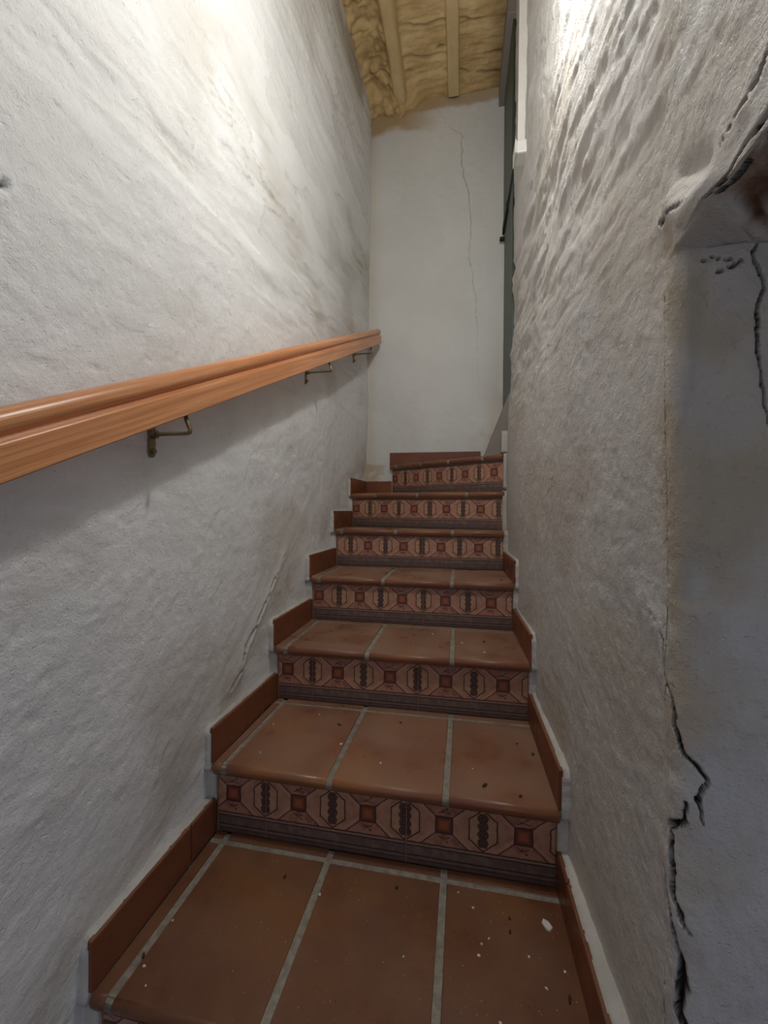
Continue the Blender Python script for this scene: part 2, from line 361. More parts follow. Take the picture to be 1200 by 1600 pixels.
for pts, ws, mode in cracks:
    d, wd = seg_dist(U_, V_, pts, ws); d = d + (1. * (Zg < ZL + .0045) if mode else 1. * (Zg > ZL - .0035)) * (np.abs(Sg) > .03 if mode else Sg > .01); m = (d < wd * .8)
    dd -= .011 * sm(wd * 1.15 - d, 0, .0012); ck = np.maximum(ck, sm(wd * 1.25 - d, 0, .0008))
    side = np.exp(-(d / .022) ** 2); dd += .0035 * side * (1 - m)
d, _ = seg_dist(Sg, Zg, [(.0, 1.17), (.03, 1.135), (.07, 1.13)], .01); dd += .010 * np.exp(-(d / .016) ** 2)
d, _ = seg_dist(Sg, Zg, [(.02, 1.19), (.06, 1.165)], .01); dd -= .007 * np.exp(-(d / .012) ** 2)
D += dd
brown = sm(Sg + .02 * fbm(Sg * 30, Zg * 400, 3, 91), .075, .10) * sm(Zg, 1.1128, 1.1140) * sm(ZL + .0035 - Zg, 0, .0015) * sm(fbm(Sg * 20, Zg * 500, 3, 71), -.3, .1)
soff = sm(Sg, .03, .06) * np.exp(-((Zg - ZL) / .003) ** 2)
Zd = Zg + 0 * Sg + soff * (.006 * fbm(Sg * 25, Zg * 300, 3, 73) + .012 * brown)
X0 = XR(np.clip(Yw, YC, YE), Zg)
P = np.stack([X0 + px + nx * D, py + ny * D, Zd], -1)
st = .75 * np.exp(-((Sg + .012 + .012 * fbm(Zg * 6, Zg * 0 + 3, 3, 81)) / .016) ** 2) * sm(Zg, .30, .75) * sm(1.17 - Zg, 0, .05) * sm(fbm(Sg * 20, Zg * 9, 3, 83), -.7, .1)
st += .45 * np.exp(-((Sg + .02) / .05) ** 2) * sm(fbm(Sg * 8, Zg * 5, 3, 84), -.1, .4)
st += .30 * sm(fbm(Sg * 3, Zg * 3, 4, 85), .1, .5)
stairline = Zg - (Yw - .57) / .345 * RH
st += .5 * face * sm(fbm(Sg * 12, Zg * 9, 5, 88), -.2, .45) + .25 * face * sm(Zg, .66, .74)
st += .22 * sm(stairline, .20, .08) * sm(stairline, -.05, .05) * sm(fbm(Sg * 9, Zg * 9, 3, 86), -.4, .3) * (Sg < -.05)
ck = np.clip(ck, 0, 1)
wr = grid_mesh('wall_right', P, {'stain': np.clip(st, 0, .8), 'crack': ck, 'brown': brown}, m_right, flip=True); tag(wr, kind='structure')

# back wall ---------------------------------------------------------
xs = axis([(-.72, .36, .004)]); zs = axis([(.6, 3.5, .0055)])
Xg, Zg = np.meshgrid(xs, zs, indexing='ij')
D = fbm(Xg * 4, Zg * 4, 3, 101) * .006 + fbm(Xg * 30, Zg * 30, 4, 102) * .0012
U_ = Xg + fbm(Xg * 25, Zg * 25, 3, 103) * .010
d1, w1 = seg_dist(U_, Zg, [(x * 1.024, .814 + (z - .814) * 1.024) for x, z in [(-.158, 3.228), (-.093, 3.103), (-.006, 3.033), (-.008, 2.845), (.034, 2.689), (.047, 2.463), (.037, 2.313), (.083, 2.046), (.085, 1.858), (.099, 1.557), (.10, 1.35)]], [.0006, .0012, .0018, .0022, .0022, .0018, .0015, .0015, .0012, .0008, .0003])
ckb = sm(w1 * 1.8 - d1, 0, .003) * .42
D -= .004 * (d1 < w1)
top = 3.30 - Zg
ragged = fbm(Xg * 9, Zg * 9, 4, 105)
st = .95 * sm(.16 - top + ragged * .06, 0, .06) * sm(-.12 - Xg, -.05, .30) + .75 * sm(.05 - top + ragged * .03, 0, .03)
st += .35 * sm(Xg, .10, .22) * sm(fbm(Xg * 9, Zg * 3, 3, 106), -.5, .2) * sm(Zg, 2.2, 1.2) + .25 * np.exp(-((Xg + .57) / .05) ** 2)
st += .5 * sm(Xg, .02, .18) * sm(1.34 - Zg, 0, .12) * sm(fbm(Xg * 14, Zg * 14, 3, 107), -.3, .3)
st += .5 * sm(1.13 - Zg + ragged * .03, 0, .05) * sm(-.40 - Xg, 0, .03) * sm(fbm(Xg * 30, Zg * 30, 3, 108), -.2, .2)
P = np.stack([Xg, YB - D, Zg], -1)
wb = grid_mesh('wall_back', P, {'stain': np.clip(st, 0, .9), 'crack': ckb, 'brown': st * 0}, m_back, flip=True); tag(wb, kind='structure')

# ceiling of sprayed foam between two coated joists -------------------
xs = axis([(-.70, .36, .005)]); ys = axis([(-1.4, 1.5, .05), (1.5, 2.62, .005)])
Xg, Yg = np.meshgrid(xs, ys, indexing='ij')
foam = fbm(Xg * 5, Yg * 26, 4, 111) * .010 + fbm(Xg * 40, Yg * 40, 3, 112) * .003
lumps = np.abs(fbm(Xg * 20, Yg * 15, 2, 113)) * .034 * sm(-.34 - Xg, 0, .04)
seam = 0
for yy, sl in ((2.42, .18), (2.33, .12), (2.17, .1), (2.06, .12)):
    g = np.abs(Yg - yy - sl * (Xg + .1) + fbm(Xg * 12, Yg * 0 + yy, 2, 115) * .02); seam = seam + np.exp(-(g / .008) ** 2) * sm(fbm(Xg * 8, Yg * 8 + yy * 9, 2, 116), -.5, .2)
edge = .03 * sm(-.53 - Xg, 0, .06) + .05 * sm(Yg, 2.40, 2.56) * sm(-.22 - Xg, 0, .1)
bulge = .035 * np.exp(-((Xg + .395) / .05) ** 2)
Zc = 3.335 - foam - lumps * .8 + .011 * seam - edge - bulge
hole = np.exp(-(((Xg + .125) / .02) ** 2 + ((Yg - 2.29) / .008) ** 2))
sta = np.clip(.55 * seam * sm(Xg + .36, 0, .05) + hole * .9 + .55 * sm(Xg, .10, .20) + .4 * sm(.010 - lumps, 0, .01) * sm(-.36 - Xg, 0, .03), 0, .9)
ce = grid_mesh('ceiling', np.stack([Xg, Yg, Zc + hole * .02], -1), {'stain': sta, 'pale': .3 * sm(lumps, .012, .03)}, m_foam, flip=True); tag(ce, kind='structure')
def joist(x0, x1, zb, rr, lump):
    xx = np.linspace(-1, 1, 15); yy = axis([(-1.4, 1.5, .1), (1.5, 2.53, .01)])
    A, B = np.meshgrid(xx, yy, indexing='ij'); hw = (x1 - x0) / 2; e = np.clip((np.abs(A) - (1 - rr)) / rr, 0, 1)
    X = (x0 + x1) / 2 + np.sign(A) * np.minimum(np.abs(A), 1) * hw * (1 - .0 * e) + fbm(B * 6, A, 3, 121) * lump
    Z = zb + (.07) * (1 - np.sqrt(np.maximum(1 - e ** 2, 0))) + fbm(A * 1.5, B * 9, 3, 122) * lump
    endr = sm(B, 2.49, 2.53); Z = Z + endr * .04 * (lump > .003)
    o = grid_mesh('joist', np.stack([X, B, Z], -1), {'stain': A * 0 + .12 * (np.abs(A) > .9), 'pale': A * 0 + .55}, m_foam, ce, flip=True)
    return o
joist(-.425, -.335, 3.268, .6, .008); joist(-.097, -.026, 3.295, .12, .0015)

tr = box('trim_1', (.203, 2.085, 3.215), (.36, 2.60, 3.45), m_lintel, bevel=.004); tag(tr, kind='structure')
fl = box('floor', (-.8, -1.4, -.24), (1.6, .62, -.18), m_floor); tag(fl, kind='structure')

# green stable door in the right-hand opening, seen edge-on -------------
dr = empty('door_1', (.25, 2.3, 1.40)); tag(dr, kind='structure')
def dchild(name, a, b, mat, bevel=.0015, parent=dr):
    o = box(name, a, b, mat, bevel=bevel); o.parent = parent
    o.matrix_parent_inverse = Matrix.Translation(parent.matrix_basis.translation).inverted(); return o
dchild('door_frame_shadow', (.242, 2.515, 1.30), (.30, 2.553, 3.214), m_iron)  # near-black frame strip; the frame's thin shadow line is put into its colour
dchild('lower_leaf', (.238, 2.112, 1.395), (.262, 2.512, 2.425), m_green)
dchild('upper_leaf', (.232, 2.112, 2.47), (.256, 2.512, 3.212), m_green)
dchild('latch', (.226, 2.30, 2.425), (.262, 2.515, 2.468), m_iron)
dchild('hinge_pin', (.212, 2.505, 2.395), (.240, 2.530, 2.410), m_iron)

# sloped plaster sill below the door
sl = [(.115, 1.085), (.158, 1.195), (.235, 1.400), (.30, 1.400), (.30, 1.085)]
bm = bmesh.new()
ny_ = 12; rows = []
for i in range(ny_ + 1):
    yv = 2.13 + (2.555 - 2.13) * i / ny_
    rows.append([bm.verts.new((x + random.uniform(-.003, .003), yv, z + random.uniform(-.003, .003))) for x, z in sl])
for a_, b_ in zip(rows, rows[1:]):
    for k_ in range(5): bm.faces.new((a_[k_], a_[(k_ + 1) % 5], b_[(k_ + 1) % 5], b_[k_]))
bm.faces.new(rows[0]); bm.faces.new(rows[-1]); bmesh.ops.recalc_face_normals(bm, faces=bm.faces)
so = obj('trim_2', bm, m_lintel, smooth=False); tag(so, kind='structure')

# ------------------------------------------------------------------ the staircase
stair = empty('staircase', (0, .57, -.18)); tag(stair, 'steep terracotta staircase with patterned tile risers climbing between two plaster walls', 'staircase')
SO = Vector((0, .57, -.18))
def S(o):
    """make o a part of the staircase, keeping it where it was built"""
    o.parent = stair; o.matrix_parent_inverse = Matrix.Translation(SO).inverted(); return o
# riser lines (left point, right point) in plan; tread k lies above riser k at height k*RH
ZT = [0, .18, .36, .54, .72, .905, 1.09]
NX = {0: (-.600, .606), 1: (-.600, .951), 2: (-.600, 1.300), 3: (-.600, 1.629), 4: (-.600, 1.956), 5: (-.600, 2.262), 6: (-.420, 2.545)}
NR = {0: (.212, .600), 1: (.212, .943), 2: (.208, 1.305), 3: (.200, 1.629), 4: (.195, 1.963), 5: (.208, 2.050), 6: (.208, 2.095)}
OV = .022
def line(k):
    A = Vector(NX[k]); B = Vector(NR[k]); d = (B - A).normalized(); n_ = Vector((-d.y, d.x)); return A, B, d, n_, (B - A).length
def prof(depth, off=0.):
    """nosing profile, (depth from nose tip, height) ; rounded lip"""
    r = .0125; pts = [(depth, 0), (r * .9, 0)]
    for a_ in (25, 50, 72, 90, 115, 140): an = math.radians(a_); pts.append((r - r * math.sin(an), -r + r * math.cos(an)))
    pts += [(.006, -.026), (depth, -.026)]
    if off: pts = [(max(d_, .0) + (off if i > 1 else 0), z_ - off) for i, (d_, z_) in enumerate(pts)]
    return pts
def slab(name, k, t0, t1, dep0, dep1, mat, off=0., zoff=0., start=0.):
    """piece of tread k between t0 and t1 along the riser line, reaching dep0/dep1 back from the nose"""
    A, B, d, n_, L = line(k); z = ZT[k] + zoff; O = Vector((A.x, A.y)) - n_ * OV
    c0 = O + d * t0; bm = bmesh.new(); rings = []
    bev = .0016 if not off else 0
    stations = [(t0, 1), (t0 + bev, 0), (t1 - bev, 0), (t1, 1)] if bev else [(t0, 0), (t1, 0)]
    for tt, edge in stations:
        f_ = (tt - t0) / max(t1 - t0, 1e-6); dep = dep0 + (dep1 - dep0) * f_; ring = []
        for (dd_, zz_) in prof(1.0, off):
            dv = dd_ if dd_ < .5 else dep
            if edge: zz_ = zz_ - .0016 if zz_ > -.02 else zz_; dv = dv + .0012 if dd_ < .5 else dv
            q = O + d * tt + n_ * dv; ring.append(bm.verts.new((q.x - c0.x, q.y - c0.y, zz_)))
        rings.append(ring)
    for a_, b_ in zip(rings, rings[1:]):
        for i in range(len(a_)): j = (i + 1) % len(a_); bm.faces.new((a_[i], a_[j], b_[j], b_[i]))
    bm.faces.new(rings[0]); bm.faces.new(rings[-1]); bmesh.ops.recalc_face_normals(bm, faces=bm.faces)
    o = obj(name, bm, mat); o.location = (c0.x, c0.y, z)
    for p_ in o.data.polygons: p_.use_smooth = (abs(p_.normal.z) < .98 and p_.area < .004)
    S(o); return o
def quad_slab(name, pts, z, th, mat, jit=0.):
    """flat piece with plan outline pts, top at z"""
    n4 = len(pts); x0, y0 = pts[0]
    vs_ = [(x - x0, y - y0, -th) for x, y in pts] + [(x - x0, y - y0, 0) for x, y in pts]
    fs = [tuple(range(n4)), tuple(range(n4, 2 * n4))] + [(i, (i + 1) % n4, n4 + (i + 1) % n4, n4 + i) for i in range(n4)]
    o = pyobj(name, vs_, fs, mat, bevel=.0012); o.location = (x0, y0, z); S(o); return o

# joints of tread tiles, distance along the riser line
JX = {0: (-.566, -.298, -.032), 1: (-.571, -.298, -.027), 2: (-.563, -.289, -.022), 3: (-.565, -.300, -.030), 4: (-.566, -.302, -.036)}
seamX = {0: (-.50, -.155, .19), 1: (-.467, -.117), 2: (-.476, -.127), 3: (-.484, -.141), 4: (-.525, -.175), 5: (-.487, -.139)}
G = .0072  # half joint
for k in range(7):
    A, B, d, n_, L = line(k)
    if k <= 4: joints = [(x - A.x) for x in JX[k]]
    elif k == 5: joints = [.155, .395, .655]
    else: joints = [.055, .250, .447, .660]
    # depth available at each side
    def depth_at(tt):
        p0 = A + d * tt - n_ * OV
        if k < 6:
            A2, B2, d2, n2, L2 = line(k + 1)
            den = n_.x * n2.x + n_.y * n2.y; dist = ((A2 - p0).dot(n2)) / den; return dist
        return (YB - .006 - p0.y) / n_.y
    edges = [0.] + joints + [L]
    for i in range(len(edges) - 1):
        t0 = edges[i] + (G if i else 0); t1 = edges[i + 1] - (G if i < len(edges) - 2 else 0)
        d0, d1 = depth_at(t0), depth_at(t1)
        back = .036 if k < 5 else .004
        if k == 5 and d0 > .34: d0 = min(d0, .30)
        d0 = max(d0 - back, .035); d1 = max(d1 - back, .035)
        slab('tread_tile', k, t0, t1, d0, d1, tile_mat(k), zoff=random.uniform(-.0006, .0006))
        if k < 5:
            q0 = A + d * t0 + n_ * (depth_at(t0) - OV - back + .0145); q1 = A + d * t1 + n_ * (depth_at(t1) - OV - back + .0145)
            r0 = A + d * t0 + n_ * (depth_at(t0) - OV + .002); r1 = A + d * t1 + n_ * (depth_at(t1) - OV + .002)
            quad_slab('tread_strip_tile', [(q0.x, q0.y), (q1.x, q1.y), (r1.x, r1.y), (r0.x, r0.y)], ZT[k] + random.uniform(-.001, .0005), .02, tile_mat(k))
    dL, dR = depth_at(0), depth_at(L)
    g = slab('tread_grout', k, 0.0, L, max(min(dL, .36) + .004, .05), max(dR + .004, .05), m_grout, off=.0016)
    # riser tiles under nosing k
    zb, zt = (ZT[k - 1] if k else -.18), ZT[k] - .026
    if k <= 5: se = [x - A.x for x in seamX[k]]
    else: se = [.285, .63]
    while se[0] > 0: se = [se[0] - .345] + se
    while se[-1] < L: se = se + [se[-1] + .345]
    for i in range(len(se) - 1):
        t0 = max(se[i] + .0016, .006); t1 = min(se[i + 1] - .0016, L - .004)
        if t1 - t0 < .012: continue
        c0 = A + d * t0; wv = t1 - t0; h0 = zb + .002; hh = zt - h0
        bm = bmesh.new(); b0 = .0012
        fr = [bm.verts.new((x, 0, z)) for x, z in ((b0, b0), (wv - b0, b0), (wv - b0, hh - b0), (b0, hh - b0))]
        ed = [bm.verts.new((x, b0, z)) for x, z in ((0, 0), (wv, 0), (wv, hh), (0, hh))]
        bk = [bm.verts.new((x, .009, z)) for x, z in ((0, 0), (wv, 0), (wv, hh), (0, hh))]
        bm.faces.new(fr)
        for i4 in range(4): bm.faces.new((fr[i4], fr[(i4 + 1) % 4], ed[(i4 + 1) % 4], ed[i4])); bm.faces.new((ed[i4], ed[(i4 + 1) % 4], bk[(i4 + 1) % 4], bk[i4]))
        bm.faces.new(bk); bmesh.ops.recalc_face_normals(bm, faces=bm.faces)
        uvl = bm.loops.layers.uv.new('pattern')
        for f_ in bm.faces:
            for lp in f_.loops: lp[uvl].uv = (lp.vert.co.x + t0 - se[i], lp.vert.co.z + .002)
        o = obj('riser_tile', bm, m_dec); o.location = (c0.x, c0.y, h0); o.rotation_euler = (0, 0, math.atan2(d.y, d.x)); S(o)
    q = [A + n_ * .0022, B + n_ * .0022, B + n_ * .03, A + n_ * .03]
    quad_slab('riser_grout', [(p_.x, p_.y) for p_ in q], zt + .001, zt - zb + .001, m_rgrout)

# solid core below the treads
def core_piece(k):
    A, B, d, n_, L = line(k); z1 = ZT[k] - .0262; A = A + n_ * .028; B = B + n_ * .028
    if k < 6: A2, B2, *_r = line(k + 1); pts = [A, B, B2 + n_ * .028, A2 + n_ * .028]
    else: pts = [A, B, Vector((.208, YB)), Vector((-.42 + .03, YB))]
    if k == 5: pts = [A, B, Vector((.208, 2.12)), Vector((-.38, 2.555)), Vector((-.6, 2.555))]
    return pts, z1
bm = bmesh.new()
for k in range(7):
    pts, z1 = core_piece(k); lo = [bm.verts.new((p_.x, p_.y, -.18)) for p_ in pts]; hi = [bm.verts.new((p_.x, p_.y, z1)) for p_ in pts]; n4 = len(pts)
    bm.faces.new(lo); bm.faces.new(hi)
    for i in range(n4): bm.faces.new((lo[i], lo[(i + 1) % n4], hi[(i + 1) % n4], hi[i]))
bmesh.ops.recalc_face_normals(bm, faces=bm.faces); S(obj('stair_core', bm, m_core))

# skirting tiles
def skirt(name, p0, p1, z, side, h=.086, th=.0085):
    """tile from plan point p0 to p1 standing on z; side = unit vector towards the wall"""
    p0 = Vector(p0); p1 = Vector(p1); d = (p1 - p0); L = d.length; d.normalize(); s_ = Vector(side)
    sec = [(0, 0), (0, h - .004), (.0012, h - .001), (.004, h), (th, h), (th, 0)]
    bm = bmesh.new(); rings = []
    for t_ in (0, .0015, L - .0015, L):
        ins = .0012 if t_ in (0, L) else 0
        rings.append([bm.verts.new((d.x * t_ + s_.x * (a_ + (ins if a_ < .003 else 0)), d.y * t_ + s_.y * (a_ + (ins if a_ < .003 else 0)), b_ - (ins if b_ > .01 else 0))) for a_, b_ in sec])
    for a_, b_ in zip(rings, rings[1:]):
        for i in range(6): j = (i + 1) % 6; bm.faces.new((a_[i], a_[j], b_[j], b_[i]))
    bm.faces.new(rings[0]); bm.faces.new(rings[-1]); bmesh.ops.recalc_face_normals(bm, faces=bm.faces)
    o = obj(name, bm, m_skirt); o.location = (p0.x, p0.y, z); S(o); return o
def mortar(x0, x1, y0, y1, z0, z1, seed):
    """lumpy plaster fillet behind a skirting tile, its front end showing"""
    bm = bmesh.new(); bmesh.ops.create_cube(bm, size=1.0)
    for v in bm.verts: v.co = Vector((x0 + (v.co.x + .5) * (x1 - x0), y0 + (v.co.y + .5) * (y1 - y0), z0 + (v.co.z + .5) * (z1 - z0)))
    for ax_, n_c, lo_, hi_ in ((1, 24, y0, y1), (2, 12, z0, z1), (0, 3, x0, x1)):
        for i in range(1, n_c):
            co = [0, 0, 0]; no = [0, 0, 0]; co[ax_] = lo_ + (hi_ - lo_) * i / n_c; no[ax_] = 1
            bmesh.ops.bisect_plane(bm, geom=list(bm.verts) + list(bm.edges) + list(bm.faces), plane_co=co, plane_no=no)
    cy_, cz_ = (y0 + y1) / 2, (z0 + z1) / 2
    for v in bm.verts:
        x, y, z = v.co; f1 = float(fbm(np.array(y * 40 + seed), np.array(z * 40), 3, 131)); f2 = float(fbm(np.array(y * 40), np.array(z * 40 + seed), 3, 133))
        rr = .012; ex = 0
        if z > z1 - rr and y < y0 + rr: v.co.z -= .5 * (rr - (y - y0)); v.co.y += .5 * (rr - (z1 - z))
        if y < y0 + .004: v.co.y += f1 * .004
        if z > z1 - .004: v.co.z += f2 * .004
    o = obj('skirting_mortar', bm, m_mortar, smooth=True)
    for nm_ in ('stain', 'crack', 'brown'):
        at = o.data.attributes.new(nm_, 'FLOAT', 'POINT')
    o.data.attributes['stain'].data.foreach_set('value', np.clip(np.random.RandomState(seed).rand(len(o.data.vertices)) * .15, 0, 1).astype(np.float32))
    S(o)
for k in range(5):
    y0 = NX[k][1] - .016; y1 = NX[k + 1][1]; jl = {0: .853, 1: 1.207, 2: 1.539, 3: None, 4: None}[k]
    if k == 4: y1 = NX[5][1]
    if jl:
        skirt('skirting_tile', (-.600, y0), (-.600, jl - .0015), ZT[k] + .001, (-1, 0)); skirt('skirting_tile', (-.600, jl + .0015), (-.600, y1), ZT[k] + .001, (-1, 0))
    else: skirt('skirting_tile', (-.600, y0), (-.600, y1), ZT[k] + .001, (-1, 0))
    mortar(-.640, -.6065, y0 - .002, y1 + .01, ZT[k] - .02, ZT[k] + .0875, 3 + k)
    mortar(-.640, -.5985, NX[k][1] - .006, NX[k][1] + .05, (ZT[k - 1] if k else -.18) + .08, ZT[k] - .01, 13 + k)
    if k <= 3:
        y0 = NR[k][1] - .016; y1 = NR[k + 1][1]; xr0, xr1 = NR[k][0] - .003, NR[k + 1][0] - .003; jr = {0: .86, 1: 1.168, 2: 1.50, 3: None}[k]
        f_ = lambda yy: xr0 + (xr1 - xr0) * (yy - y0) / (y1 - y0)
        if jr:
            skirt('skirting_tile', (f_(y0), y0), (f_(jr), jr - .0015), ZT[k] + .001, (1, 0)); skirt('skirting_tile', (f_(jr), jr + .0015), (f_(y1), y1), ZT[k] + .001, (1, 0))
        else: skirt('skirting_tile', (f_(y0), y0), (f_(y1), y1), ZT[k] + .001, (1, 0))
        mortar(xr0 + .0065, .262, y0 - .002, y1 + .01, ZT[k] - .02, ZT[k] + .0875, 23 + k)
    xr = NR[k][0]; mortar(xr - .002, .262, NR[k][1] - .008, NR[k][1] + .05, (ZT[k - 1] if k else -.18) + (.08 if k <= 4 else 0), ZT[k] + .004, 33 + k)
# winders
skirt('skirting_tile', (-.600, NX[5][1] - .016), (-.584, YB - .013), ZT[5] + .001, (-1, 0))
mortar(-.640, -.6065, NX[5][1] - .018, 2.5, ZT[5] - .02, ZT[5] + .0875, 51)
mortar(-.640, -.5985, NX[5][1] - .006, NX[5][1] + .05, ZT[4] + .08, ZT[5] - .01, 52)
skirt('skirting_tile', (-.583, YB - .012), (-.425, YB - .012), ZT[5] + .001, (0, 1))
skirt('skirting_tile', (-.436, YB - .012), (-.238, YB - .012), ZT[6] + .001, (0, 1), h=.078); skirt('skirting_tile', (-.235, YB - .012), (.115, YB - .012), ZT[6] + .001, (0, 1), h=.078)
mortar(.196, .24, 2.035, 2.085, ZT[5] - .22, ZT[5] + .004, 53); mortar(.202, .238, 2.070, 2.105, ZT[6] - .17, ZT[6] + .005, 54)
mortar(.192, .236, 2.078, 2.11, ZT[6] + .006, ZT[6] + .115, 55)

# ------------------------------------------------------------------ the handrail
hr = empty('handrail', (-.56, 1.2, 1.3)); tag(hr, 'varnished pine handrail on brass brackets sloping up the left white wall', 'handrail')
HO = Vector((-.56, 1.2, 1.3))
def Hp(o, parent=None):
    o.parent = parent or hr
    if not parent: o.matrix_parent_inverse = Matrix.Translation(HO).inverted()
    return o
def rail_z(y): return .966 + .474 * (y - .475)            # top of the rail
def rail_x(y): return -.534 + .024 * (y - .4)             # outer face
def rail_sec():
    # (across: 0 at outer face, negative towards the wall ; height: 0 at top)
    W = .046; s_ = []
    def arc(cx_, cz_, rx, rz, a0, a1, n_):
        for i in range(n_ + 1): a_ = math.radians(a0 + (a1 - a0) * i / n_); s_.append((cx_ + rx * math.cos(a_), cz_ + rz * math.sin(a_)))
    arc(-.016, -.016, .0155, .0155, 90, -62, 9)         # upper bead outer side
    s_.append((-.0105, -.031)); s_.append((-.0085, -.036))
    arc(-.005, -.0405, .005, .0045, 90, 0, 4)
    s_.append((0, -.045)); s_.append((0, -.0795)); s_.append((-.002, -.0815))
    s_.append((-W + .002, -.0815)); s_.append((-W, -.0795)); s_.append((-W, -.045))
    s_.append((-W + .008, -.036)); s_.append((-W + .010, -.031))
    arc(-W + .016, -.016, .0155, .0155, 242, 90, 9)
    return s_
def rail_piece(name, y0, y1, endround):
    a_ = Vector((rail_x(y0), y0, rail_z(y0))); b_ = Vector((rail_x(y1), y1, rail_z(y1))); dx = (b_ - a_); L = dx.length; ex = dx.normalized()
    ey = Vector((0, 0, 1)).cross(ex).normalized(); ez = ex.cross(ey)
    sec = rail_sec(); bm = bmesh.new(); rings = []
    st_ = [(0, 1.)] + [(L * i / 6, 1.) for i in range(1, 6)] + ([(L - .02, 1.), (L - .010, .97), (L - .003, .88), (L, .72)] if endround else [(L, 1.)])
    for x, sc in st_:
        rings.append([bm.verts.new((x, -(-.023 + (p_[0] + .023) * sc), -.045 + (p_[1] + .045) * sc)) for p_ in sec])
    n_ = len(sec)
    for r0, r1 in zip(rings, rings[1:]):
        for i in range(n_): j = (i + 1) % n_; bm.faces.new((r0[i], r0[j], r1[j], r1[i]))
    bm.faces.new(rings[0]); bm.faces.new(rings[-1]); bmesh.ops.recalc_face_normals(bm, faces=bm.faces)
    o = obj(name, bm, m_pine)
    # shade smooth with sharp edges
    for p_ in o.data.polygons: p_.use_smooth = True
    bm2 = bmesh.new(); bm2.from_mesh(o.data)
    for e_ in bm2.edges:
        if len(e_.link_faces) == 2 and e_.calc_face_angle() > .6: e_.smooth = False
    bm2.to_mesh(o.data); bm2.free()
    Mx = Matrix((( ex.x, ey.x, ez.x, a_.x), (ex.y, ey.y, ez.y, a_.y), (ex.z, ey.z, ez.z, a_.z), (0, 0, 0, 1)))
    # local +Y points to the wall side: sec x negative -> +Y
    o.matrix_basis = Mx; Hp(o); return o
rail_piece('rail', -.15, 2.118, False); rail_piece('rail_end', 2.1185, 2.475, True)

def bracket(y):
    xw = float(XL(np.array(y), np.array(rail_z(y) - .13))) + .004; zb = rail_z(y) - .0815 / math.cos(math.atan(.47)) + .002
    za_ = zb - .042; xa = rail_x(y) - .010
    b_ = empty('bracket', (xw, y, za_)); Hp(b_); 
    bm = bmesh.new(); prof_ = []
    for i in range(13): a_ = math.pi * i / 12; prof_.append((math.cos(a_ + math.pi) * .0088, -.038 + math.sin(a_ + math.pi) * .0088))
    for i in range(13): a_ = math.pi * i / 12; prof_.append((math.cos(a_) * .0088, .038 + math.sin(a_) * .0088))
    f0 = [bm.verts.new((-.006, p_[0], p_[1])) for p_ in prof_]; f1 = [bm.verts.new((.0032, p_[0], p_[1])) for p_ in prof_]
    bm.faces.new(f0); bm.faces.new(f1)
    for i in range(len(prof_)): j = (i + 1) % len(prof_); bm.faces.new((f0[i], f0[j], f1[j], f1[i]))
    bmesh.ops.recalc_face_normals(bm, faces=bm.faces); pl = obj('wall_plate', bm, m_brass); pl.parent = b_
    bm = bmesh.new(); r0 = .0042; ex = xa - xw
    tube(bm, [(.003, 0, 0), (.004, 0, 0), (ex * .5, 0, .0005), (ex - .004, 0, 0), (ex + .002, 0, .002), (ex + .003, 0, .008), (ex - .004, 0, .024), (ex - .010, 0, .043)], r0, 12)
    ar = obj('arm', bm, m_brass, smooth=True); ar.parent = b_
    for nm_, zc, r_, l_ in (('boss', 0, .0085, .011), ('bolt', -.034, .0055, .0075), ('bolt', .034, .0055, .0075)):
        bm = bmesh.new(); tube(bm, [(.002, 0, zc), (.002 + l_ * .7, 0, zc), (.002 + l_, 0, zc)], r_, 12 if nm_ == 'boss' else 6)
        q = obj(nm_, bm, m_brass); q.parent = b_
for y in (-.05, .745, 1.595, 2.285): bracket(y)

# ------------------------------------------------------------------ cable conduit and junction box by the door
XW = .224
cd = pyobj('cable_conduit', [(XW - .014, 1.716, 2.262), (XW + .03, 1.716, 2.262), (XW + .03, 1.732, 2.262), (XW - .014, 1.732, 2.262), (XW - .010, 1.716, 3.32), (XW + .03, 1.716, 3.32), (XW + .03, 1.732, 3.32), (XW - .010, 1.732, 3.32)], HEX, m_plastic, bevel=.0015)
tag(cd, 'thin white plastic cable conduit running down the right wall to a small box', 'conduit')
jb = empty('junction_box', (.22, 1.71, 2.19)); tag(jb, 'small white plastic junction box at the lower end of the cable conduit', 'junction box')
for nm_, a_, b_, bv in (('housing', (.202, 1.690, 2.212), (.262, 1.765, 2.262), .006), ('lid', (.197, 1.686, 2.210), (.2025, 1.769, 2.264), .003)):
    o = box(nm_, a_, b_, m_plastic, bevel=bv); o.parent = jb; o.matrix_parent_inverse = Matrix.Translation((.22, 1.71, 2.19)).inverted()

# ------------------------------------------------------------------ fallen plaster chips and crumbs
rc = random.Random(11)
def chip(name, x, y, z, r_, mat, th=.0012, elong=1.0, rot=None):
    n_ = rc.randint(5, 7); bm = bmesh.new(); an0 = rot if rot is not None else rc.uniform(0, 6.28)
    top_, bot = [], []
    for i in range(n_):
        a_ = 2 * math.pi * i / n_ + rc.uniform(-.25, .25); q = r_ * rc.uniform(.7, 1.15); u, v = q * math.cos(a_) * elong, q * math.sin(a_)
        cx_, cy_ = u * math.cos(an0) - v * math.sin(an0), u * math.sin(an0) + v * math.cos(an0)
        top_.append(bm.verts.new((cx_ * .92, cy_ * .92, th + rc.uniform(0, th * .6)))); bot.append(bm.verts.new((cx_, cy_, 0)))
    bm.faces.new(top_); bm.faces.new(bot)
    for i in range(n_): j = (i + 1) % n_; bm.faces.new((top_[i], top_[j], bot[j], bot[i]))
    bmesh.ops.recalc_face_normals(bm, faces=bm.faces); o = obj(name, bm, mat); o.location = (x, y, z + .0008); return o
